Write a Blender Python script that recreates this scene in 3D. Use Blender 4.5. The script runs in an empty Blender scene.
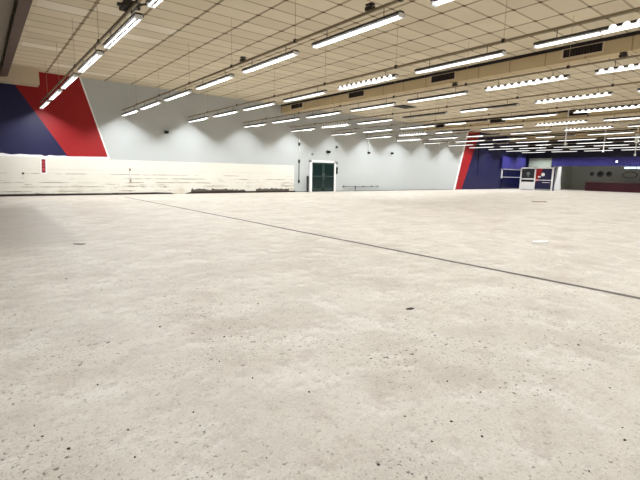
import bpy, bmesh, math, random
from mathutils import Matrix, Vector
random.seed(7)
SC = bpy.context.scene
COL = SC.collection
D, H = 22.9, 5.4            # distance of the long white wall, ceiling height
XE = 47.5                   # far end wall
ZL = 3.84                   # height of the strip lights
ROWS = [2.42 + 3.35 * i for i in range(14)]
ORD = ['first', 'second', 'third', 'fourth', 'fifth', 'sixth', 'seventh', 'eighth', 'ninth', 'tenth',
       'eleventh', 'twelfth', 'thirteenth', 'fourteenth']

def lin(c):
    return tuple(((v / 255) / 12.92 if v / 255 <= .04045 else ((v / 255 + .055) / 1.055) ** 2.4) for v in c) + (1,)

# ------------------------------------------------------------------ materials
class NT:
    """small helper for building node graphs"""
    def __init__(s, name):
        s.m = bpy.data.materials.new(name); s.m.use_nodes = True
        s.t = s.m.node_tree; s.b = s.t.nodes['Principled BSDF']
    def n(s, typ, **kw):
        nd = s.t.nodes.new(typ)
        for k, v in kw.items(): setattr(nd, k, v)
        return nd
    def lk(s, a, b): s.t.links.new(a, b)
    def put(s, v, sock):
        if hasattr(v, 'is_output'): s.lk(v, sock)
        else: sock.default_value = v
    def math(s, op, a, b=0.0, c=0.0, clamp=False):
        nd = s.n('ShaderNodeMath', operation=op, use_clamp=clamp)
        for i, v in enumerate((a, b, c)): s.put(v, nd.inputs[i])
        return nd.outputs[0]
    def mix(s, f, a, b):
        nd = s.n('ShaderNodeMix', data_type='RGBA')
        s.put(f, nd.inputs[0]); s.put(a, nd.inputs[6]); s.put(b, nd.inputs[7])
        return nd.outputs[2]
    def ramp(s, f, lo, hi):
        nd = s.n('ShaderNodeMapRange', interpolation_type='SMOOTHSTEP')
        s.put(f, nd.inputs[0]); nd.inputs[1].default_value = lo; nd.inputs[2].default_value = hi
        return nd.outputs[0]
    def co(s):
        nd = s.n('ShaderNodeTexCoord'); sp = s.n('ShaderNodeSeparateXYZ')
        s.lk(nd.outputs['Object'], sp.inputs[0]); s.obj = nd.outputs['Object']
        return sp.outputs
    def noise(s, scale, detail=3, rough=.55, vec=None):
        nd = s.n('ShaderNodeTexNoise'); nd.inputs['Scale'].default_value = scale
        nd.inputs['Detail'].default_value = detail; nd.inputs['Roughness'].default_value = rough
        s.lk(vec if vec is not None else s.obj, nd.inputs['Vector'])
        return nd.outputs['Fac']
    def scaled(s, v):
        nd = s.n('ShaderNodeVectorMath', operation='MULTIPLY'); s.lk(s.obj, nd.inputs[0]); nd.inputs[1].default_value = v
        return nd.outputs[0]
    def out(s, col, rough=.6, spec=.3):
        s.put(col, s.b.inputs['Base Color']); s.put(rough, s.b.inputs['Roughness'])
        s.b.inputs['Specular IOR Level'].default_value = spec
        return s.m

def paint(name, rgb, rough=.6, metal=0, var=.06, scale=2.5, spec=.3):
    g = NT(name); g.co(); c = lin(rgb)
    d = tuple(v * (1 - var * 2.2) for v in c[:3]) + (1,)
    g.b.inputs['Metallic'].default_value = metal
    return g.out(g.mix(g.noise(scale, 4), d, c), rough, spec)

def glow(name, rgb, strength):
    g = NT(name); g.co()
    g.b.inputs['Base Color'].default_value = (.8, .8, .8, 1)
    g.put(g.mix(g.noise(3, 2), lin(rgb), lin([min(255, v + 6) for v in rgb])), g.b.inputs['Emission Color'])
    g.b.inputs['Emission Strength'].default_value = strength
    return g.m

def floor_material():
    g = NT('bare_concrete'); X, Y, Z = g.co()
    big = g.noise(.28, 5, .6); mid = g.noise(1.6, 6, .65); fine = g.noise(14, 6, .7)
    c = g.mix(g.ramp(big, .3, .72), lin((192, 185, 174)), lin((203, 196, 185)))
    c = g.mix(g.math('MULTIPLY', g.ramp(mid, .44, .62), .7), c, lin((182, 174, 163)))
    c = g.mix(g.math('MULTIPLY', g.ramp(g.noise(2.3, 6, .65), .48, .64), .6), c, lin((212, 207, 199)))
    c = g.mix(g.math('MULTIPLY', g.ramp(g.noise(4.5, 6, .7), .5, .64), .6), c, lin((172, 162, 151)))
    c = g.mix(g.math('MULTIPLY', g.ramp(fine, .5, .66), .4), c, lin((168, 158, 147)))
    c = g.mix(g.math('MULTIPLY', g.ramp(g.noise(48, 4, .75), .54, .64), .4), c, lin((150, 138, 127)))
    c = g.mix(g.math('MULTIPLY', g.ramp(g.noise(60, 3, .7), .56, .66), .35), c, lin((222, 218, 211)))
    c = g.mix(g.math('MULTIPLY', g.ramp(g.noise(1.05, 7, .68), .5, .66), .55), c, lin((168, 156, 143)))
    # long worn streaks
    st = g.noise(1.0, 4, .6, g.scaled((.22, 1.7, 1)))
    c = g.mix(g.math('MULTIPLY', g.ramp(st, .54, .7), .4), c, lin((174, 166, 155)))
    # pitting and grit: sparse dark specks, clustered, of uneven outline
    patchy = g.ramp(g.noise(.9, 3), .4, .62)
    for sc, lo, hi, k in ((34, .625, .67, .8), (17, .67, .69, .85), (75, .605, .665, .7)):
        c = g.mix(g.math('MULTIPLY', g.math('MULTIPLY', g.ramp(g.noise(sc, 2, .6), lo, hi), g.math('MULTIPLY_ADD', patchy, .7, .3)), k), c, lin((86, 75, 68)))
    # older patch of darker screed by the left end of the wall: straight edge at x=1.27, ends at y=7.9
    px = g.ramp(X, 1.42, 1.16); py = g.math('MULTIPLY', g.ramp(Y, 7.5, 8.3), g.ramp(Y, 17.5, 15.6))
    far = g.ramp(X, -.9, 1.0)
    pm = g.math('MULTIPLY', g.math('MULTIPLY', px, py), g.math('MULTIPLY_ADD', far, .45, .2))
    c = g.mix(pm, c, lin((158, 149, 139)))
    # saw-cut joint running out from the wall
    wob = g.math('MULTIPLY_ADD', g.noise(.5, 3), .1, 5.14)
    dist = g.math('ABSOLUTE', g.math('SUBTRACT', X, wob))
    edge = g.math('MULTIPLY_ADD', g.noise(6, 4), .035, .03)
    jm = g.math('MULTIPLY', g.math('LESS_THAN', dist, edge), g.math('LESS_THAN', Y, 20.9))
    c = g.mix(g.math('MULTIPLY', jm, .92), c, lin((54, 44, 38)))
    bump = g.n('ShaderNodeBump'); bump.inputs['Strength'].default_value = .12; bump.inputs['Distance'].default_value = .02
    g.lk(fine, bump.inputs['Height']); g.lk(bump.outputs[0], g.b.inputs['Normal'])
    return g.out(c, .55, .25)

def ceiling_material():
    g = NT('ceiling_tiles'); X, Y, Z = g.co()
    U = g.math('DIVIDE', g.math('SUBTRACT', X, 2.72), 1.18); V = g.math('DIVIDE', Y, .664)
    fu = g.math('ABSOLUTE', g.math('SUBTRACT', U, g.math('ROUND', U)))
    fv = g.math('ABSOLUTE', g.math('SUBTRACT', V, g.math('ROUND', V)))
    du = g.math('MULTIPLY', fu, 1.18); dv = g.math('MULTIPLY', fv, .664)
    cell = g.n('ShaderNodeCombineXYZ'); g.lk(g.math('FLOOR', U), cell.inputs[0]); g.lk(g.math('FLOOR', V), cell.inputs[1])
    wn = g.n('ShaderNodeTexWhiteNoise', noise_dimensions='2D'); g.lk(cell.outputs[0], wn.inputs['Vector'])
    r = wn.outputs['Value']
    c = g.mix(r, lin((208, 196, 172)), lin((219, 208, 184)))
    bright = g.math('MULTIPLY', g.math('GREATER_THAN', r, .9), g.math('LESS_THAN', X, 6.0))
    c = g.mix(bright, c, lin((231, 223, 206)))
    c = g.mix(g.math('MULTIPLY', g.ramp(g.noise(.35, 4), .45, .7), .35), c, lin((190, 176, 150)))
    wv = g.math('MULTIPLY_ADD', g.noise(2.2, 3), .034, .012)
    c = g.mix(g.math('MULTIPLY', g.math('LESS_THAN', dv, wv), .6), c, lin((128, 108, 80)))
    wu = g.math('MULTIPLY_ADD', g.noise(3.0, 3), .034, .02)
    c = g.mix(g.math('MULTIPLY', g.math('MULTIPLY', g.math('LESS_THAN', du, wu), g.math('GREATER_THAN', X, 2.0)), .72), c, lin((112, 92, 68)))
    node = g.math('MULTIPLY', g.math('MULTIPLY', g.math('LESS_THAN', du, .07), g.math('LESS_THAN', dv, .04)), g.math('GREATER_THAN', X, 2.0))
    c = g.mix(g.math('MULTIPLY', node, .8), c, lin((84, 68, 48)))
    return g.out(c, .8, .1)

def cream_band_material():
    g = NT('worn_cream_blockwork'); X, Y, Z = g.co()
    c = g.mix(g.noise(1.2, 5), lin((212, 208, 198)), lin((224, 221, 212)))
    # block courses show through in the lower half, more at some stretches
    course = g.math('DIVIDE', Z, .2); fr = g.math('ABSOLUTE', g.math('SUBTRACT', course, g.math('ROUND', course)))
    wear = g.ramp(g.noise(.8, 4, .6, g.scaled((1.1, 1, 4))), .44, .64)
    low = g.ramp(Z, 1.3, .95)
    line = g.math('MULTIPLY', g.math('LESS_THAN', fr, .12), g.math('MULTIPLY', wear, low))
    c = g.mix(g.math('MULTIPLY', line, .7), c, lin((128, 112, 92)))
    spots = g.math('MULTIPLY', g.ramp(g.noise(4, 5, .7, g.scaled((.35, 1, 3))), .58, .66), g.ramp(Z, 1.1, .2))
    c = g.mix(g.math('MULTIPLY', spots, .75), c, lin((92, 80, 64)))
    stain = g.math('MULTIPLY', g.ramp(g.noise(.9, 4, .6, g.scaled((1, 1, .4))), .5, .7), g.ramp(Z, .7, .05))
    c = g.mix(g.math('MULTIPLY', stain, .45), c, lin((176, 160, 134)))
    # torn-away skirting: two ragged dark stretches low on the wall
    rag = g.math('MULTIPLY_ADD', g.noise(3.2, 5, .7), .5, -.02)
    def stretch(a, b): return g.math('MULTIPLY', g.ramp(X, a, a + .5), g.ramp(X, b + .4, b))
    tear = g.math('MAXIMUM', stretch(8.9, 12.3), stretch(13.0, 15.5))
    tm = g.math('MULTIPLY', g.math('LESS_THAN', Z, rag), g.math('MULTIPLY', g.math('GREATER_THAN', tear, .5), g.math('GREATER_THAN', Z, .1)))
    c = g.mix(g.math('MULTIPLY', tm, .9), c, lin((52, 44, 36)))
    return g.out(c, .7, .2)

def beam_material():
    g = NT('beam_boarding'); X, Y, Z = g.co()
    c = g.mix(g.noise(.8, 4), lin((184, 166, 132)), lin((202, 184, 150)))
    v = g.math('DIVIDE', g.math('ADD', Y, .35), 1.22); fr = g.math('ABSOLUTE', g.math('SUBTRACT', v, g.math('ROUND', v)))
    c = g.mix(g.math('MULTIPLY', g.math('LESS_THAN', fr, .014), .55), c, lin((112, 94, 66)))
    return g.out(c, .7, .15)

M = {}
M['floor'] = floor_material(); M['ceiling'] = ceiling_material(); M['cream'] = cream_band_material(); M['beam'] = beam_material()
M['white_wall'] = paint('pale_blue_white_paint', (183, 187, 187), .6, var=.02, scale=.6)
M['navy'] = paint('navy_paint', (30, 29, 68), .5, var=.05, scale=.7)
M['red'] = paint('red_paint', (150, 23, 27), .5, var=.04, scale=.7)
M['edge_white'] = paint('white_edging', (238, 236, 236), .5, var=.02)
M['violet'] = paint('violet_blue_fascia', (54, 50, 122), .45, var=.06, scale=.5)
M['end_top_dark'] = paint('blue_black_end_wall_top', (24, 23, 42), .6, var=.05, scale=.5)
M['grey_wall'] = paint('grey_wall_paint', (216, 220, 214), .6, var=.08, scale=.6)
M['sage'] = paint('grey_green_panel', (154, 162, 150), .6, var=.04)
M['white'] = paint('white_metal', (232, 232, 232), .4, var=.02)
M['dark_metal'] = paint('dark_grey_metal', (58, 52, 46), .5, var=.1, scale=8)
M['wire'] = paint('pale_wire', (168, 152, 124), .5)
M['rail'] = paint('brown_grey_trunking', (150, 134, 108), .5, var=.1, scale=5)
M['black'] = paint('black_plastic', (28, 27, 28), .45, var=.1, scale=9)
M['brown'] = paint('brown_steel', (92, 74, 64), .6, var=.15, scale=2)
M['soffit'] = paint('dull_grey_soffit', (140, 128, 114), .7, var=.1, scale=.8)
M['bulk'] = paint('beige_plasterboard', (206, 190, 164), .7, var=.05)
M['door'] = paint('dark_green_glass', (20, 42, 40), .2, var=.2, scale=2, spec=.5)
M['door_rail'] = paint('green_black_door_frame', (44, 62, 58), .4, var=.1)
M['darkglass'] = paint('dark_navy_glass', (22, 24, 58), .2, var=.15, scale=1.5, spec=.5)
M['maroon'] = paint('maroon_laminate', (62, 17, 27), .45, var=.1, scale=1)
M['pipe'] = paint('grey_pipe', (120, 124, 126), .4, var=.1)
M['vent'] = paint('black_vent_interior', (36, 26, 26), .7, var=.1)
M['slat'] = paint('dark_brown_slats', (44, 33, 31), .5, var=.1)
M['skirt'] = paint('dark_worn_skirting', (54, 44, 36), .7, var=.25, scale=4)
M['chip'] = paint('dark_grit', (70, 60, 54), .8, var=.2, scale=30)
M['paper'] = paint('white_paper_scrap', (244, 242, 236), .7, var=.02)
M['card'] = paint('brown_cardboard', (146, 112, 84), .8, var=.1)
M['tube'] = glow('lit_tube_louvre_glow', (255, 253, 248), .95)
M['dim_tube'] = paint('unlit_tube', (206, 200, 190), .4, var=.03)
M['sign_glow'] = glow('cyan_lit_sign', (170, 225, 255), 1.6)
M['spot_glow'] = glow('lit_spot', (225, 225, 255), 3)
M['sign_red'] = paint('red_sign_face', (134, 26, 36), .5, var=.1, scale=9)
M['emblem'] = paint('charcoal_emblem', (44, 46, 50), .5, var=.1)
M['pale_mark'] = paint('pale_red_mark', (182, 70, 76), .5, var=.1)

# ------------------------------------------------------------------ mesh helpers
class MB:
    def __init__(s): s.bm = bmesh.new()
    def box(s, x0, x1, y0, y1, z0, z1, rot=None):
        vs = [s.bm.verts.new((x, y, z)) for x in (x0, x1) for y in (y0, y1) for z in (z0, z1)]
        for f in ((0, 1, 3, 2), (4, 6, 7, 5), (0, 4, 5, 1), (2, 3, 7, 6), (0, 2, 6, 4), (1, 5, 7, 3)):
            s.bm.faces.new([vs[i] for i in f])
        if rot: bmesh.ops.rotate(s.bm, verts=vs, cent=((x0 + x1) / 2, (y0 + y1) / 2, (z0 + z1) / 2), matrix=rot)
        return s
    def tube(s, a, b, r, n=8, r2=None, sq=1.0):
        a, b = Vector(a), Vector(b); d = (b - a).normalized()
        up = Vector((0, 0, 1)) if abs(d.z) < .9 else Vector((1, 0, 0))
        u = d.cross(up).normalized(); v = u.cross(d)
        rings = []
        for p, rr in ((a, r), (b, r if r2 is None else r2)):
            rings.append([s.bm.verts.new(p + u * rr * math.cos(2 * math.pi * k / n) + v * rr * sq * math.sin(2 * math.pi * k / n)) for k in range(n)])
        for k in range(n):
            f = s.bm.faces.new((rings[0][k], rings[0][(k + 1) % n], rings[1][(k + 1) % n], rings[1][k])); f.smooth = n > 6
        s.bm.faces.new(rings[0][::-1]); s.bm.faces.new(rings[1])
        return s
    def prism(s, pts, axis, a, b):
        """extrude a 2-D outline along axis 'x','y' or 'z' from a to b"""
        def P(p, t): return {'x': (t, p[0], p[1]), 'y': (p[0], t, p[1]), 'z': (p[0], p[1], t)}[axis]
        lo = [s.bm.verts.new(P(p, a)) for p in pts]; hi = [s.bm.verts.new(P(p, b)) for p in pts]
        s.bm.faces.new(lo); s.bm.faces.new(hi[::-1])
        for k in range(len(pts)):
            s.bm.faces.new((lo[k], hi[k], hi[(k + 1) % len(pts)], lo[(k + 1) % len(pts)]))
        return s
    def poly(s, pts, mi=0):
        f = s.bm.faces.new([s.bm.verts.new(p) for p in pts]); f.material_index = mi
        return s
    def mesh(s, name, mats, recalc=True):
        if recalc: bmesh.ops.recalc_face_normals(s.bm, faces=s.bm.faces[:])
        me = bpy.data.meshes.new(name); s.bm.to_mesh(me); s.bm.free()
        for m in (mats if isinstance(mats, (list, tuple)) else [mats]): me.materials.append(m)
        return me
    def obj(s, name, mats, parent=None, recalc=True, bevel=0):
        o = bpy.data.objects.new(name, s.mesh(name, mats, recalc)); COL.objects.link(o)
        if parent: o.parent = parent
        if bevel:
            b = o.modifiers.new('bevel', 'BEVEL'); b.width = bevel; b.segments = 2
        return o

def tag(o, label, cat, group=None):
    o['label'] = label; o['category'] = cat
    if group: o['group'] = group
    return o
def thing(name, label, cat, loc, group=None):
    o = bpy.data.objects.new(name, None); COL.objects.link(o); o.location = loc; o.empty_display_size = .1
    return tag(o, label, cat, group)
def struct(o): o['kind'] = 'structure'; return o
def copy_tree(o, loc):
    r = o.copy(); COL.objects.link(r); r.location = loc
    for ch in list(o.children):
        c = ch.copy(); COL.objects.link(c); c.parent = r
        for g in list(ch.children):
            d = g.copy(); COL.objects.link(d); d.parent = c
    return r

# ------------------------------------------------------------------ the setting
X0, X1, Y0 = -4.0, 52.0, -12.0
struct(MB().box(X0 - .2, X1 + .3, Y0 - .2, D + .2, -.2, 0).obj('floor', M['floor']))
struct(MB().box(X0 - .2, X1 + .3, Y0 - .2, D + .2, H, H + .2).obj('ceiling', M['ceiling']))

# long wall, one skin of coplanar painted fields (0 white, 1 navy, 2 red, 3 white edging)
def wp(x, z): return (x, D, z)
m = MB()
nb = lambda z: 3.33 - .61 * (z - 1.81)              # navy / red slant at the left
rb = lambda z: 5.02 - .285 * (z - 1.84)             # red / white slant at the left
jag = [(3.33, 1.80), (3.2, 1.83), (2.9, 1.81), (2.6, 1.83), (2.42, 1.77), (2.3, 1.83), (1.9, 1.82), (1.5, 1.84), (1.2, 1.80), (.9, 1.85), (.5, 1.83), (0, 1.86), (-1, 1.84), (-2.5, 1.86), (X0, 1.85)]
m.poly([wp(nb(H), H), wp(X0, H)] + [wp(x, z) for x, z in jag[::-1]], 1)
m.poly([wp(3.33, 1.80), wp(5.02, 1.84), wp(rb(H), H), wp(nb(H), H)], 2)
m.poly([wp(5.02, 1.84), wp(5.1, 1.80), wp(rb(H) + .07, H), wp(rb(H), H)], 3)
m.poly([wp(3.33, 1.72), wp(5.14, 1.76), wp(5.1, 1.80), wp(5.02, 1.84), wp(3.33, 1.80)], 3)
m.poly([wp(X0, 1.72), wp(3.33, 1.72)] + [wp(x, z) for x, z in jag], 3)
lb = lambda z: 34.26 + .30 * z                      # far red stripe, left edge
rr = lambda z: 35.3 + .45 * z
m.poly([wp(X0, 0), wp(34.0, 0), wp(lb(H) - .28, H), wp(rb(H) + .07, H), wp(5.1, 1.80), wp(5.14, 1.76), wp(3.33, 1.72), wp(X0, 1.72)], 0)
m.poly([wp(34.0, 0), wp(lb(0), 0), wp(lb(H), H), wp(lb(H) - .28, H)], 3)
m.poly([wp(lb(0), 0), wp(rr(0), 0), wp(rr(H), H), wp(lb(H), H)], 2)
m.poly([wp(rr(0), 0), wp(XE + .3, 0), wp(XE + .3, H), wp(rr(H), H)], 1)
for p in ((X0, 0), ):
    m.poly([(X0, D + .2, 0), (XE + .3, D + .2, 0), (XE + .3, D + .2, H), (X0, D + .2, H)], 0)
struct(m.obj('wall_left', [M['white_wall'], M['navy'], M['red'], M['edge_white']], recalc=False))
struct(MB().box(X0, 16.1, D - .035, D, .0, 1.72).obj('trim_1', M['cream']))
k = MB()
k.prism([(X0, .0), (8.2, .0), (8.05, .07), (7.2, .1), (5, .085), (2, .1), (X0, .1)], 'y', D - .06, D - .036)
k.prism([(8.75, .0), (16.2, .0), (16.2, .1), (13, .1), (11.5, .12), (9.2, .11), (8.95, .06)], 'y', D - .06, D - .036)
struct(k.obj('baseboard_left', M['skirt']))
k = MB(); k.box(16.2, 17.25, D - .03, D - .002, 0, .05); k.box(19.75, 33.9, D - .03, D - .002, 0, .045)
struct(k.obj('baseboard_back', M['pipe']))
struct(MB().box(37.72, 37.78, D - .02, D - .002, 1.4, 4.2).obj('trim_2', M['darkglass']))
struct(MB().box(X0 - .2, X0, Y0, D, 0, H).obj('wall_back', M['white_wall']))
struct(MB().box(X0 - .2, X1 + .2, Y0 - .2, Y0, 0, H).obj('wall_right', M['white_wall']))

# far end: fascia over a recessed bay with a grey back wall
struct(MB().box(XE, XE + .3, Y0, 20.2, 2.45, 3.3).obj('wall_end', M['violet']))
struct(MB().box(XE - .03, XE + .3, Y0, D, 3.3, H).obj('trim_bulkhead', M['end_top_dark']))  # blue-black upper stretch of the end wall, darker than the fascia below
struct(MB().box(XE, XE + .3, 20.2, D, 0, 3.3).obj('wall_end_pier', M['navy']))
struct(MB().box(X1, X1 + .2, Y0, 20.2, 0, 2.6).obj('wall_recess', M['grey_wall']))
struct(MB().box(XE + .3, X1, 19.95, 20.15, 0, 2.6).obj('wall_recess_side', M['grey_wall']))
struct(MB().box(XE + .3, X1 + .2, Y0, 20.15, 2.6, 2.7).obj('ceiling_recess', M['grey_wall']))

# downstand beams
for i, bx in enumerate((15.1, 29.2, 43.3)):
    struct(MB().box(bx, bx + .5, Y0, D, 4.9, H).obj('trim_beam', M['beam']))
    struct(MB().box(bx - .05, bx - .002, Y0, D - .02, H - .1, H).obj('trim_beam_edge', M['vent']))  # dark strip standing in for the shadow gap at the ceiling join
b = MB(); b.box(-.6, .98, Y0, 22.1, 5.0, H)
struct(b.obj('trim_beam', M['soffit']))
b = MB(); b.prism([(1.02, 4.86), (1.27, 4.9), (1.27, H), (1.17, H), (1.17, 4.98), (1.02, 4.95)], 'y', Y0, 22.1)
struct(b.obj('trim_beam_edge', M['brown']))
struct(MB().box(.75, 2.36, 22.1, D - .003, 4.74, H).obj('trim_bulkhead', M['bulk']))

# ------------------------------------------------------------------ door in the long wall
dr = bpy.data.objects.new('door_1', None); COL.objects.link(dr); dr.location = (18.55, D, 0); struct(dr)
f = MB(); f.box(-1.2, -1.0, -.09, -.004, 0, 2.1); f.box(.95, 1.1, -.09, -.004, 0, 2.1); f.box(-1.2, 1.1, -.09, -.004, 1.97, 2.12)
f.obj('door_frame', M['edge_white'], dr)
for s, (a, b_) in enumerate(((-1.0, -.03), (-.02, .95))):
    lf = MB()
    lf.box(a, a + .09, -.07, -.02, .02, 1.96); lf.box(b_ - .09, b_, -.07, -.02, .02, 1.96)
    lf.box(a, b_, -.07, -.02, .02, .22); lf.box(a, b_, -.07, -.02, 1.0, 1.09); lf.box(a, b_, -.07, -.02, 1.87, 1.96)
    L = lf.obj('door_leaf', M['door_rail'], dr)
    MB().box(a + .05, b_ - .05, -.05, -.03, .1, 1.9).obj('pane', M['door'], L)
    xh = b_ - .05 if s == 0 else a + .05
    MB().tube((xh, -.1, .85), (xh, -.1, 1.25), .014).box(xh - .01, xh + .01, -.1, -.07, .87, .89).box(xh - .01, xh + .01, -.1, -.07, 1.21, 1.23).obj('door_handle', M['pipe'], L)

# ------------------------------------------------------------------ strip lights on suspended rails
LG = 'strip lights hung from the ceiling rails'
SP = 3.05
def slot(k): return 21.56 - SP * k                   # middle of the k-th fitting counted from the white wall
def fixture(kind):
    root = thing('strip_light', '', 'strip light', (0, 0, 0), LG)
    L = 1.19
    t = MB(); t.prism([(-.05, .085), (.05, .085), (.085, .055), (.085, .028), (.075, .028), (.075, .045), (-.075, .045), (-.075, .028), (-.085, .028), (-.085, .055)], 'y', -L, L)
    t.obj('housing', M['dark_metal'], root)
    RT = .011 if kind == 'louvre' else .017
    def pair(y0, y1, mat):
        for s in (-1, 1):
            MB().tube((s * .041, y0, -.002), (s * .041, y1, -.002), RT, 10, sq=1.1).obj('tube', mat, root)
    if kind in ('half', 'faint'):
        pair(-L + .03, -.02, M['dim_tube'] if kind == 'faint' else M['tube']); pair(.02, L - .03, M['tube'])
    else: pair(-L + .03, L - .03, M['dim_tube'] if kind == 'unlit' else M['tube'])
    for s in (-1, 1):
        MB().box(-.066, .066, s * L - .012, s * L + .012, -.022, .05).obj('end_cap', M['white'], root)
        MB().tube((0, s * .78, .08), (0, s * .78, .243), .008, 6).obj('hanger', M['dark_metal'], root)
    if kind in ('louvre', 'half'):
        n = 11; dy = (2 * L - .1) / n
        for s in (-1, 1):                           # louvre teeth given a glow for tube light showing through, a comb each side
            pts = []
            for i in range(n):
                y = -L + .05 + dy * (i + .5)
                if kind == 'half' and y > -.02: break
                pts += [(y + .3 * dy * math.cos(a), .022 + .058 * math.sin(a)) for a in [math.pi - math.pi * j / 6 for j in range(7)]]
            pts += [(pts[-1][0], .014), (pts[0][0], .014)]
            MB().prism(pts, 'x', s * .087, s * .093).obj('louvre', M['tube'], root)
    if kind != 'unlit':
        ld = bpy.data.lights.new('lamp', 'AREA'); ld.shape = 'RECTANGLE'; ld.size = .024
        ld.size_y = 1.0 if kind == 'faint' else 1.9
        ld.energy = {'half': 36, 'faint': 25}.get(kind, 37); ld.color = (.95, .98, 1)
        lo = bpy.data.objects.new('lamp', ld); COL.objects.link(lo); lo.location = (0, .6 if kind == 'faint' else 0, 0.003); lo.parent = root
    return root
PROTO = {k_: fixture(k_) for k_ in ('plain', 'louvre', 'unlit', 'half', 'faint')}
WD = {}
def wall_data(d):
    if d.name not in WD:
        WD[d.name] = d.copy(); WD[d.name].energy *= 2.3; WD[d.name].size_y = .95
    return WD[d.name]
used = set()
KIND = {(2, 4): 'louvre', (3, 5): 'louvre', (3, 6): 'louvre', (2, 6): 'half', (4, 5): 'louvre', (4, 1): 'louvre', (5, 5): 'louvre', (6, 1): 'louvre',
        (7, 0): 'louvre', (6, 4): 'louvre', (7, 4): 'louvre', (4, 3): 'unlit',
        (5, 0): 'faint', (8, 0): 'faint', (6, 2): 'faint', (4, 4): 'faint', (7, 2): 'faint', (5, 3): 'faint', (9, 1): 'faint', (3, 0): 'faint', (8, 3): 'faint', (10, 2): 'faint'}
WORD = {'plain': 'lit tube strip light', 'louvre': 'toothed lit strip light', 'faint': 'half-lit strip light', 'unlit': 'unlit strip light', 'half': 'half-louvred lit strip light'}
for i, x in enumerate(ROWS + [-2.3]):  # last row is added out of view to brighten the foreground floor
    k0 = 5 if x < 0 else 0
    n = 10 if i < 5 else (8 if i < 10 else 6)
    where = '%s ceiling rail from left' % ORD[i] if x > 0 else 'added out-of-view rail behind the left beam'
    if x < 0: n = 10
    for k_ in range(k0, n):
        kind = KIND.get((i, k_), 'plain')
        loc = (x, slot(k_) + random.uniform(-.03, .03), ZL)
        o = PROTO[kind]
        o = copy_tree(o, loc); used.add(kind)
        if k_ == 0:                                 # lamps next to the wall boosted and set back to strengthen its scallops
            for ch in o.children:
                if ch.type == 'LIGHT': ch.data = wall_data(ch.data); ch.location.y = -.5
        o['label'] = '%s, %s from the white wall on the %s' % (WORD[kind], ORD[k_], where)
    # the rail itself
    ylo = slot(n - 1) - 1.6
    rl = thing('light_rail', 'thin brown rail on wires carrying strip lights, %s' % where, 'rail', (x, 0, 4.11), 'suspended lighting rails')
    MB().box(-.019, .019, ylo, D - .004 if x > 0 else 8.5, -.026, .02).obj('rail', M['rail'], rl)
    for k_ in range(k0, n):
        y = slot(k_) - SP / 2 + .35
        MB().tube((0, y, .02), (0, y, H - 4.11), .005, 5).obj('wire', M['wire'], rl)
        MB().box(-.032, .032, y - .035, y + .035, -.03, .045).obj('clamp', M['dark_metal'], rl)

for pr in PROTO.values():
    for ch in list(pr.children): bpy.data.objects.remove(ch)
    bpy.data.objects.remove(pr)

# boxes and brackets on the rails
def junction(x, y, lab):
    t = thing('junction_box', lab, 'junction box', (x, y, 4.152), 'small boxes on the lighting rails')
    MB().box(-.06, .06, -.08, .08, -.02, .04).obj('box', M['dark_metal'], t, bevel=.008)
    MB().box(-.05, .05, -.07, .07, .06, .09).tube((-.05, -.05, .04), (-.05, -.05, .08), .012).tube((.05, .05, .04), (.05, .05, .08), .012).obj('cover', M['black'], t)
junction(ROWS[3], 3.9, 'dark stacked junction box on the fourth rail, close to the right edge')
junction(ROWS[3], 8.6, 'dark junction box on the fourth rail above a bright strip light')
junction(ROWS[1], 5.86, 'dark junction box on the second rail above the nearest strip light')
junction(ROWS[1], 10.6, 'small dark junction box on the second rail farther from the camera')
t = thing('suspension_bracket', 'dark bracket with V-shaped ceiling struts on the leftmost lighting rail', 'bracket', (2.42, 8.75, 4.137))
MB().box(-.12, .12, -.2, .2, 0, .1).box(-.2, .2, -.04, .04, .02, .07).obj('box', M['dark_metal'], t, bevel=.01)
for dx, dy in ((-.3, .25), (.12, -.3)):
    MB().tube((0, 0, .09), (dx, dy, H - 4.137 - .03), .02, 6).obj('strut', M['brown'], t)
MB().tube((.1, -.15, .06), (.32, -.5, .02), .018, 6).tube((.1, .1, .06), (.3, -.35, .1), .015, 6).obj('arm', M['dark_metal'], t)

# vents set in the beams
VG = 'dark slatted vents in the downstand beams'
def vent(x, y, w, lab):
    t = thing('air_vent', lab, 'vent', (x, y, 5.16), VG)
    h = .125
    f = MB(); f.box(-.03, 0, -w / 2 - .06, w / 2 + .06, -h - .05, -h); f.box(-.03, 0, -w / 2 - .06, w / 2 + .06, h, h + .05)
    f.box(-.03, 0, -w / 2 - .06, -w / 2, -h, h); f.box(-.03, 0, w / 2, w / 2 + .06, -h, h)
    f.obj('vent_frame', M['bulk'], t)
    MB().box(-.008, 0, -w / 2, w / 2, -h, h).obj('backing', M['vent'], t)
    s = MB(); n = int(w / .075)
    for i in range(n):
        y_ = -w / 2 + (i + .5) * w / n
        s.box(-.025, -.01, y_ - .008, y_ + .008, -h, h)
    s.obj('slats', M['slat'], t)
for i, (y, w) in enumerate(((21.2, 1.15), (16.1, 1.1), (11.0, 1.12), (5.85, 1.12))):
    vent(15.1, y, w, 'dark slatted vent in the nearest right-hand beam, %s vent from the white wall' % ORD[i])
for i, (y, w) in enumerate(((21.3, .8), (16.4, 1.15), (11.2, 1.15))):
    vent(29.2, y, w, 'dark slatted vent in the second beam, %s vent from the white wall' % ORD[i])
t = thing('ceiling_vent', 'dark square ceiling vent between the fifth and sixth rails', 'vent', (20.9, 17.9, H))
MB().box(-.62, .62, -.42, .42, -.03, 0).obj('vent_frame', M['slat'], t); MB().box(-.55, .55, -.36, .36, -.045, -.028).obj('grille', M['vent'], t)

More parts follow.
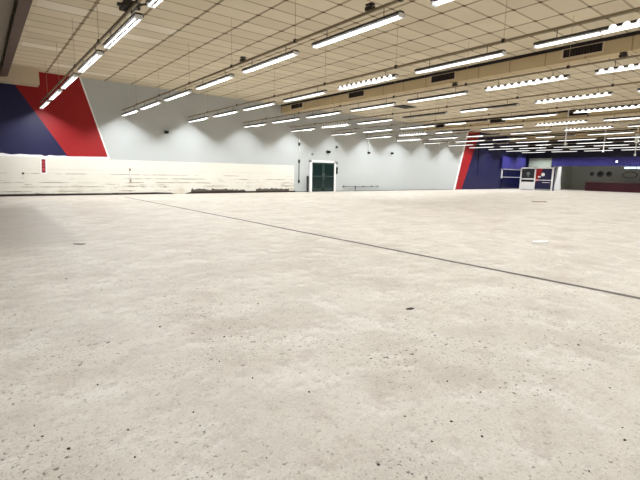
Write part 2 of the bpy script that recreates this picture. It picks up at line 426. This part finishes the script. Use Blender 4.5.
# hanging white power poles
PG = 'white poles hanging from the ceiling'
for x, y, zb, lab in ((28.6, 11.5, 3.35, 'thin white pole hanging in front of the second beam, leftmost hanging pole'),
                      (36.3, 11.9, 3.3, 'thin white pole hanging from the ceiling above the maroon counter'),
                      (34.8, 9.5, 2.9, 'white pole with a box halfway, hanging nearest the right edge')):
    t = thing('hanging_pole', lab, 'pole', (x, y, H), PG)
    MB().tube((0, 0, 0), (0, 0, zb - H), .035, 8).obj('pole', M['white'], t)
    MB().tube((0, 0, 0), (0, 0, -.04), .09, 10).obj('ceiling_plate', M['white'], t)
    MB().box(-.06, .06, -.05, .05, zb - H - .12, zb - H + .02).obj('socket_box', M['white'], t)
    if x == 34.8: MB().box(-.1, .1, -.1, .1, -1.75, -1.15).obj('box', M['white'], t, bevel=.02)

# ------------------------------------------------------------------ things on the long wall
t = thing('wall_sign', 'small tilted red sign on the cream wall below the navy paint', 'sign', (2.335, D - .035, 1.34))
MB().box(-.115, .115, -.012, 0, -.345, .345).obj('border', M['edge_white'], t)
MB().box(-.075, .075, -.016, -.008, -.3, .3).obj('face', M['sign_red'], t)
mk = MB(); mk.box(-.045, .045, -.02, -.014, .12, .2); mk.box(-.05, .05, -.02, -.014, -.02, .03); mk.box(-.04, .04, -.02, -.014, -.2, -.1)
mk.obj('marking', M['pale_mark'], t); t.rotation_euler = (0, math.radians(3), 0)
tag(MB().tube((1.55, D - .06, 1.0), (1.55, D - .035, 1.0), .045, 10).obj('wall_socket', M['dark_metal']), 'small dark round fitting on the cream wall left of the red sign', 'fitting')
t = thing('pipe_stub', 'short vertical pipe stub with two clips on the cream wall', 'pipe', (6.0, D - .035, .95))
MB().tube((0, -.03, -.32), (0, -.03, .36), .02).obj('pipe', M['edge_white'], t)
for z in (-.25, .3): MB().box(-.03, .03, -.055, .003, z - .06, z + .06).obj('clip', M['rail'], t)

def camera_thing(x, z, lab, s=1.0, yaw=-30):
    t = thing('security_camera', lab, 'camera', (x, D, z), 'dark devices on the white wall')
    MB().box(-.06 * s, .06 * s, -.03, 0, -.09 * s, .09 * s).obj('mount', M['black'], t)
    MB().tube((0, -.02, 0), (.0, -.16 * s, .02 * s), .022 * s).obj('bracket', M['black'], t)
    b = MB().box(-.075 * s, .075 * s, -.24 * s, -.1 * s, -.06 * s, .1 * s).tube((0, -.24 * s, .02), (0, -.27 * s, .02), .05 * s).obj('body', M['black'], t, bevel=.015)
    b.rotation_euler = (math.radians(12), 0, math.radians(yaw))
camera_thing(7.85, 3.23, 'dark security camera on the white wall above the cream band', .8, 35)
camera_thing(18.87, 2.72, 'dark floodlight on the wall directly above the green door', 1.0, 30)
camera_thing(19.7, 3.08, 'dark device on the wall up and right of the green door', .8, -20)
camera_thing(22.83, 2.83, 'dark camera at the foot of a white wall conduit', .8, 10)
camera_thing(25.4, 2.9, 'small dark camera right of the white wall conduit', .8, 10)
tag(MB().tube((17.6, D - .05, 2.5), (17.6, D, 2.5), .07, 12).obj('wall_sensor', M['pipe']), 'tiny grey round sensor up and left of the green door', 'sensor')
def conduit(x, z0, z1, lab, zdark=None):
    t = thing('wall_conduit', lab, 'conduit', (x, D, 0), 'conduits on the white wall')
    MB().tube((0, -.035, z0 if zdark is None else zdark), (0, -.035, z1), .03).obj('pipe', M['white'], t)
    if zdark:
        MB().tube((0, -.035, z0), (0, -.035, zdark), .022).obj('cable', M['dark_metal'], t)
        for z in (z0, 2.0, 3.1): MB().box(-.055, .055, -.07, 0, z - .1, z + .1).obj('joint_box', M['dark_metal'], t)
conduit(16.5, .7, 4.0, 'tall white conduit with dark joints where the cream band ends', 2.0)
conduit(22.83, 2.95, 4.2, 'short white conduit on the wall above a dark camera')
conduit(31.45, 3.2, 4.05, 'short white conduit high on the wall near the far red stripe')
t = thing('guard_post', 'waist-high dark grey post on the floor left of the green door', 'post', (17.1, D - .2, 0))
MB().tube((0, 0, .02), (0, 0, 1.02), .075, 12).obj('post', M['emblem'], t, bevel=.006); MB().box(-.13, .13, -.13, .13, 0, .02).obj('base_plate', M['emblem'], t)
MB().tube((0, 0, 1.02), (0, 0, 1.05), .082, 12).obj('cap', M['black'], t)
t = thing('intercom', 'black wall intercom with handset right of the green door', 'intercom', (19.78, D, 1.46))
MB().box(-.07, .07, -.05, 0, -.24, .24).obj('case', M['black'], t, bevel=.012)
MB().tube((0, -.085, -.18), (0, -.085, .18), .022).tube((0, -.09, .12), (0, -.03, .2), .05).tube((0, -.09, -.12), (0, -.03, -.2), .05).obj('handset', M['black'], t)
tag(MB().tube((19.8, D - .05, 1.97), (19.8, D + .004, 1.97), .06, 12).obj('door_bell', M['pipe']), 'small grey round bell above the black intercom', 'bell')
t = thing('low_rail', 'low grey pipe rail along the wall right of the green door', 'rail', (22.2, D, 0))
MB().tube((-1.8, -.08, .34), (1.85, -.08, .34), .022).obj('pipe', M['pipe'], t)
MB().tube((-.6, -.08, 0), (-.6, -.08, .34), .03).obj('post', M['pipe'], t)
for x in (-1.75, -.6, .2, 1.1, 1.75): MB().box(x - .06, x + .06, -.1, 0, .29, .39).obj('bracket', M['pipe'], t)

# ------------------------------------------------------------------ far end of the hall
w = bpy.data.objects.new('window_1', None); COL.objects.link(w); w.location = (44.3, D, 0); struct(w)
MB().box(-2.0, 2.1, -.06, -.004, .02, 2.0).obj('pane', M['darkglass'], w)
f = MB(); f.box(-2.1, 2.2, -.12, -.004, 1.98, 2.08); f.box(-2.1, -2.0, -.12, -.004, 1.1, 1.98); f.box(-2.0, 2.1, -.09, -.004, 1.2, 1.24)
f.obj('window_frame', M['white'], w)
t = tag(MB().box(41.85, 46.8, D - .25, D - .004, 2.08, 3.3).obj('fascia_board', M['violet']), 'violet-blue fascia board above the dark shop window', 'fascia')
tag(MB().box(XE - .08, XE - .004, 20.25, 22.6, 2.3, 3.29).obj('wall_panel', M['sage']), 'plain grey-green wall panel above the white-framed booth', 'panel')
t = thing('kiosk_booth', 'white-framed booth with white, red and navy front panels at the far end', 'kiosk', (42.3, 19.35, 0))
f = MB()
for y in (1.5, .12, -1.5): f.box(0, .12, y - .06, y + .06, 0, 2.2)
f.box(0, .12, -1.5, 1.5, 2.08, 2.2); f.box(0, .1, .12, 1.5, 1.02, 1.14); f.box(0, .1, .12, 1.5, .05, .12); f.box(.01, .1, -1.5, .12, .96, 1.02)
f.obj('booth_frame', M['edge_white'], t)
MB().box(.12, .45, -1.56, 1.56, 0, 2.2).obj('body', M['navy'], t)
dw = MB().box(.05, .118, .18, 1.44, 1.14, 2.08).obj('display_window', M['emblem'], t)
MB().tube((.045, .8, 1.6), (.05, .8, 1.6), .17, 14).box(.044, .05, .74, .86, 1.3, 1.5).obj('display_emblem', M['pipe'], dw)
MB().box(.05, .118, .18, 1.44, .82, 1.0).obj('slot', M['black'], t)
MB().box(.03, .118, .18, 1.44, .12, .8).obj('lower_panel', M['white'], t)
MB().prism([(.06, 2.08), (-.55, 2.08), (-.35, 1.4), (-.2, .9), (.06, .75)], 'x', .05, .118).obj('red_panel', M['red'], t)
np_ = MB().box(.06, .118, -1.44, .06, .15, 2.08).obj('navy_panel', M['navy'], t)
MB().tube((.03, -.62, 1.52), (.05, -.62, 1.52), .17, 14).box(.035, .05, -.42, -.16, 1.24, 1.36).obj('badge', M['edge_white'], np_)
MB().box(.03, .06, -1.3, -.6, .75, .79).obj('handle', M['white'], np_)
MB().box(-.02, .118, -1.44, .06, .0, .14).obj('kick_panel', M['sage'], t)
tag(MB().prism([(0, 0), (.72, 0), (.5, 1.2), (.42, 2.36), (.1, 2.36), (.12, 1.2)], 'x', 0, .1).obj('leaning_panel', M['white']), 'white tapered panel standing at the left side of the grey bay', 'panel').location = (47.1, 18.95, 0)
t = thing('service_counter', 'long maroon counter in front of the grey bay at the far right', 'counter', (47.6, 13.0, 0))
MB().box(0, .7, -6, 3.85, 0, .84).obj('counter_front', M['maroon'], t); MB().box(-.06, .76, -6.05, 3.9, .84, .9).obj('worktop', M['brown'], t)
EG = 'dark emblems on the grey back wall'
for y, r, lab in ((17.85, .22, 'small dark round emblem on the grey back wall, leftmost of three'), (17.05, .34, 'large dark round emblem, middle of three on the grey back wall'), (16.25, .3, 'dark round emblem, rightmost of three on the grey back wall')):
    t = thing('wall_emblem', lab, 'emblem', (X1, y, 1.72), EG)
    MB().tube((-.04, 0, 0), (0, 0, 0), r, 20).obj('disc', M['pipe'], t)
    MB().tube((-.05, .05, .02), (-.03, .05, .02), r * .5, 12).obj('centre', M['emblem'], t)
t = thing('wall_emblem', 'dark oval emblem on the grey back wall near the right edge', 'emblem', (X1, 14.4, 1.66), EG)
def oval(a, b): return [(a * math.cos(2 * math.pi * j / 24), b * math.sin(2 * math.pi * j / 24)) for j in range(24)]
MB().prism(oval(.68, .34), 'x', -.04, 0).obj('disc', M['pipe'], t); MB().prism(oval(.58, .26), 'x', -.05, -.03).obj('centre', M['grey_wall'], t)
t = thing('light_box_sign', 'bright cyan light box hanging below the violet fascia at far right', 'sign', (47.35, 12.2, 2.27))
MB().box(0, .1, -2.0, 1.45, -.11, .11).obj('casing', M['pipe'], t)
for j in range(7): MB().box(-.015, .0, 1.0 - .48 * j, 1.4 - .48 * j, -.08, .08).obj('lit_panel', M['sign_glow'], t)
t = thing('spot_lamp', 'tiny lit spot lamp on the violet fascia above the light box', 'lamp', (XE, 14.3, 2.85))
MB().tube((-.12, 0, 0), (0, 0, 0), .1, 12).obj('body', M['pipe'], t); MB().tube((-.135, 0, 0), (-.115, 0, 0), .085, 12).obj('lens', M['spot_glow'], t)

# ------------------------------------------------------------------ litter on the floor
GRIT = [(0.11, 2.27), (0.13, 2.15), (0.73, 1.8), (0.75, 1.93), (1.17, 2.07), (1.93, 3.3), (0.21, 1.98), (0.45, 1.97), (0.41, 2.88), (0.43, 2.52), (1.01, 3.23), (1.32, 2.75), (0.86, 1.41), (1.34, 1.74), (3.26, 1.8), (3.04, 1.35), (2.71, 3.07), (1.21, 1.09), (1.52, 1.05), (1.73, 1.09), (1.78, 0.96), (1.74, 0.93), (2.25, 1.12), (3.32, 1.1), (1.88, 0.53), (6.01, 2.14), (2.25, 0.51), (2.46, 0.93), (1.58, 1.26), (4.48, 2.19), (1.11, 2.39), (0.42, 1.75), (2.49, 1.0), (2.36, 0.55), (2.77, 0.73), (0.67, 5.32), (0.88, 4.62), (2.11, 1.16), (1.93, 1.84), (2.07, 1.35)]
def chip_mesh(r):
    b = MB(); pts = [(r * random.uniform(.6, 1.1) * math.cos(a), r * random.uniform(.4, .9) * math.sin(a)) for a in [2 * math.pi * j / 7 for j in range(7)]]
    b.prism(pts, 'z', 0, r * .5)
    for v in b.bm.verts:
        if v.co.z > 0: v.co.x *= .7; v.co.y *= .7
    return b.mesh('grit_chip', M['chip'])
CM = [chip_mesh(.0095) for _ in range(4)]
for i, (x, y) in enumerate(GRIT):
    o = bpy.data.objects.new('grit_chip', CM[i % 4]); COL.objects.link(o)
    o.location = (x, y, 0); o.rotation_euler.z = random.uniform(0, 6); s = random.uniform(.6, 1.05) * (1 + .12 * max(0, y - 1.5)); o.scale = (s, s, s)
    tag(o, 'tiny dark chip of grit lying on the bare concrete floor', 'grit', 'grit chips on the concrete floor')
def scrap(name, x, y, pts, mat, lab, cat, z=.012, rz=0):
    o = MB().prism(pts, 'z', 0, z).obj(name, M[mat]); o.location = (x, y, 0); o.rotation_euler.z = rz
    tag(o, lab, cat)
scrap('paper_scrap', 8.1, 3.52, [(-.18, -.05), (.02, -.09), (.2, .02), (.07, .09), (-.1, .06)], 'paper', 'white torn paper scrap lying beyond the floor joint', 'paper', .03, -.6)
scrap('paper_scrap', 17.46, 17.9, [(-.5, -.1), (.5, -.1), (.52, .1), (-.46, .12)], 'paper', 'long white strip on the floor in front of the green door', 'paper', .02, -.67)
scrap('dark_scrap', 2.97, 2.37, [(-.04, -.01), (.0, -.018), (.035, .0), (.01, .02)], 'chip', 'dark flake on the floor near the joint, largest of the dark bits', 'flake', .01, -.6)
scrap('dark_scrap', 1.2, 7.75, [(-.1, -.01), (.03, -.03), (.09, .01), (-.03, .02)], 'chip', 'dark flake at the corner of the stained floor patch on left', 'flake', .01, -.7)
scrap('cardboard_piece', 22.0, 9.8, [(-.35, -.07), (.35, -.08), (.37, .06), (-.33, .07)], 'card', 'flat brown cardboard strip on the floor far right', 'cardboard', .03, -.7)

# ------------------------------------------------------------------ world, camera, view
wd = bpy.data.worlds.new('world'); SC.world = wd; wd.use_nodes = True
wd.node_tree.nodes['Background'].inputs[0].default_value = (.9, .88, .85, 1); wd.node_tree.nodes['Background'].inputs[1].default_value = .02
cd = bpy.data.cameras.new('camera'); cam = bpy.data.objects.new('camera', cd); COL.objects.link(cam)
r_ = Vector((.78121507, -.62401666, .01749928)); u_ = Vector((.08269466, .13123016, .98789688)); f_ = Vector((.61876054, .77031283, -.15412182))
cam.matrix_world = Matrix(((r_.x, u_.x, -f_.x, 0), (r_.y, u_.y, -f_.y, 0), (r_.z, u_.z, -f_.z, 1.2), (0, 0, 0, 1)))
cd.sensor_fit = 'HORIZONTAL'; cd.sensor_width = 36; cd.lens = 423.02 / 640 * 36; cd.clip_start = .05; cd.clip_end = 300
SC.camera = cam
SC.view_settings.view_transform = 'Standard'; SC.view_settings.look = 'None'
SC.view_settings.exposure = .5; SC.view_settings.gamma = 1; SC.view_settings.use_curve_mapping = False
SC.cycles.use_denoising = True
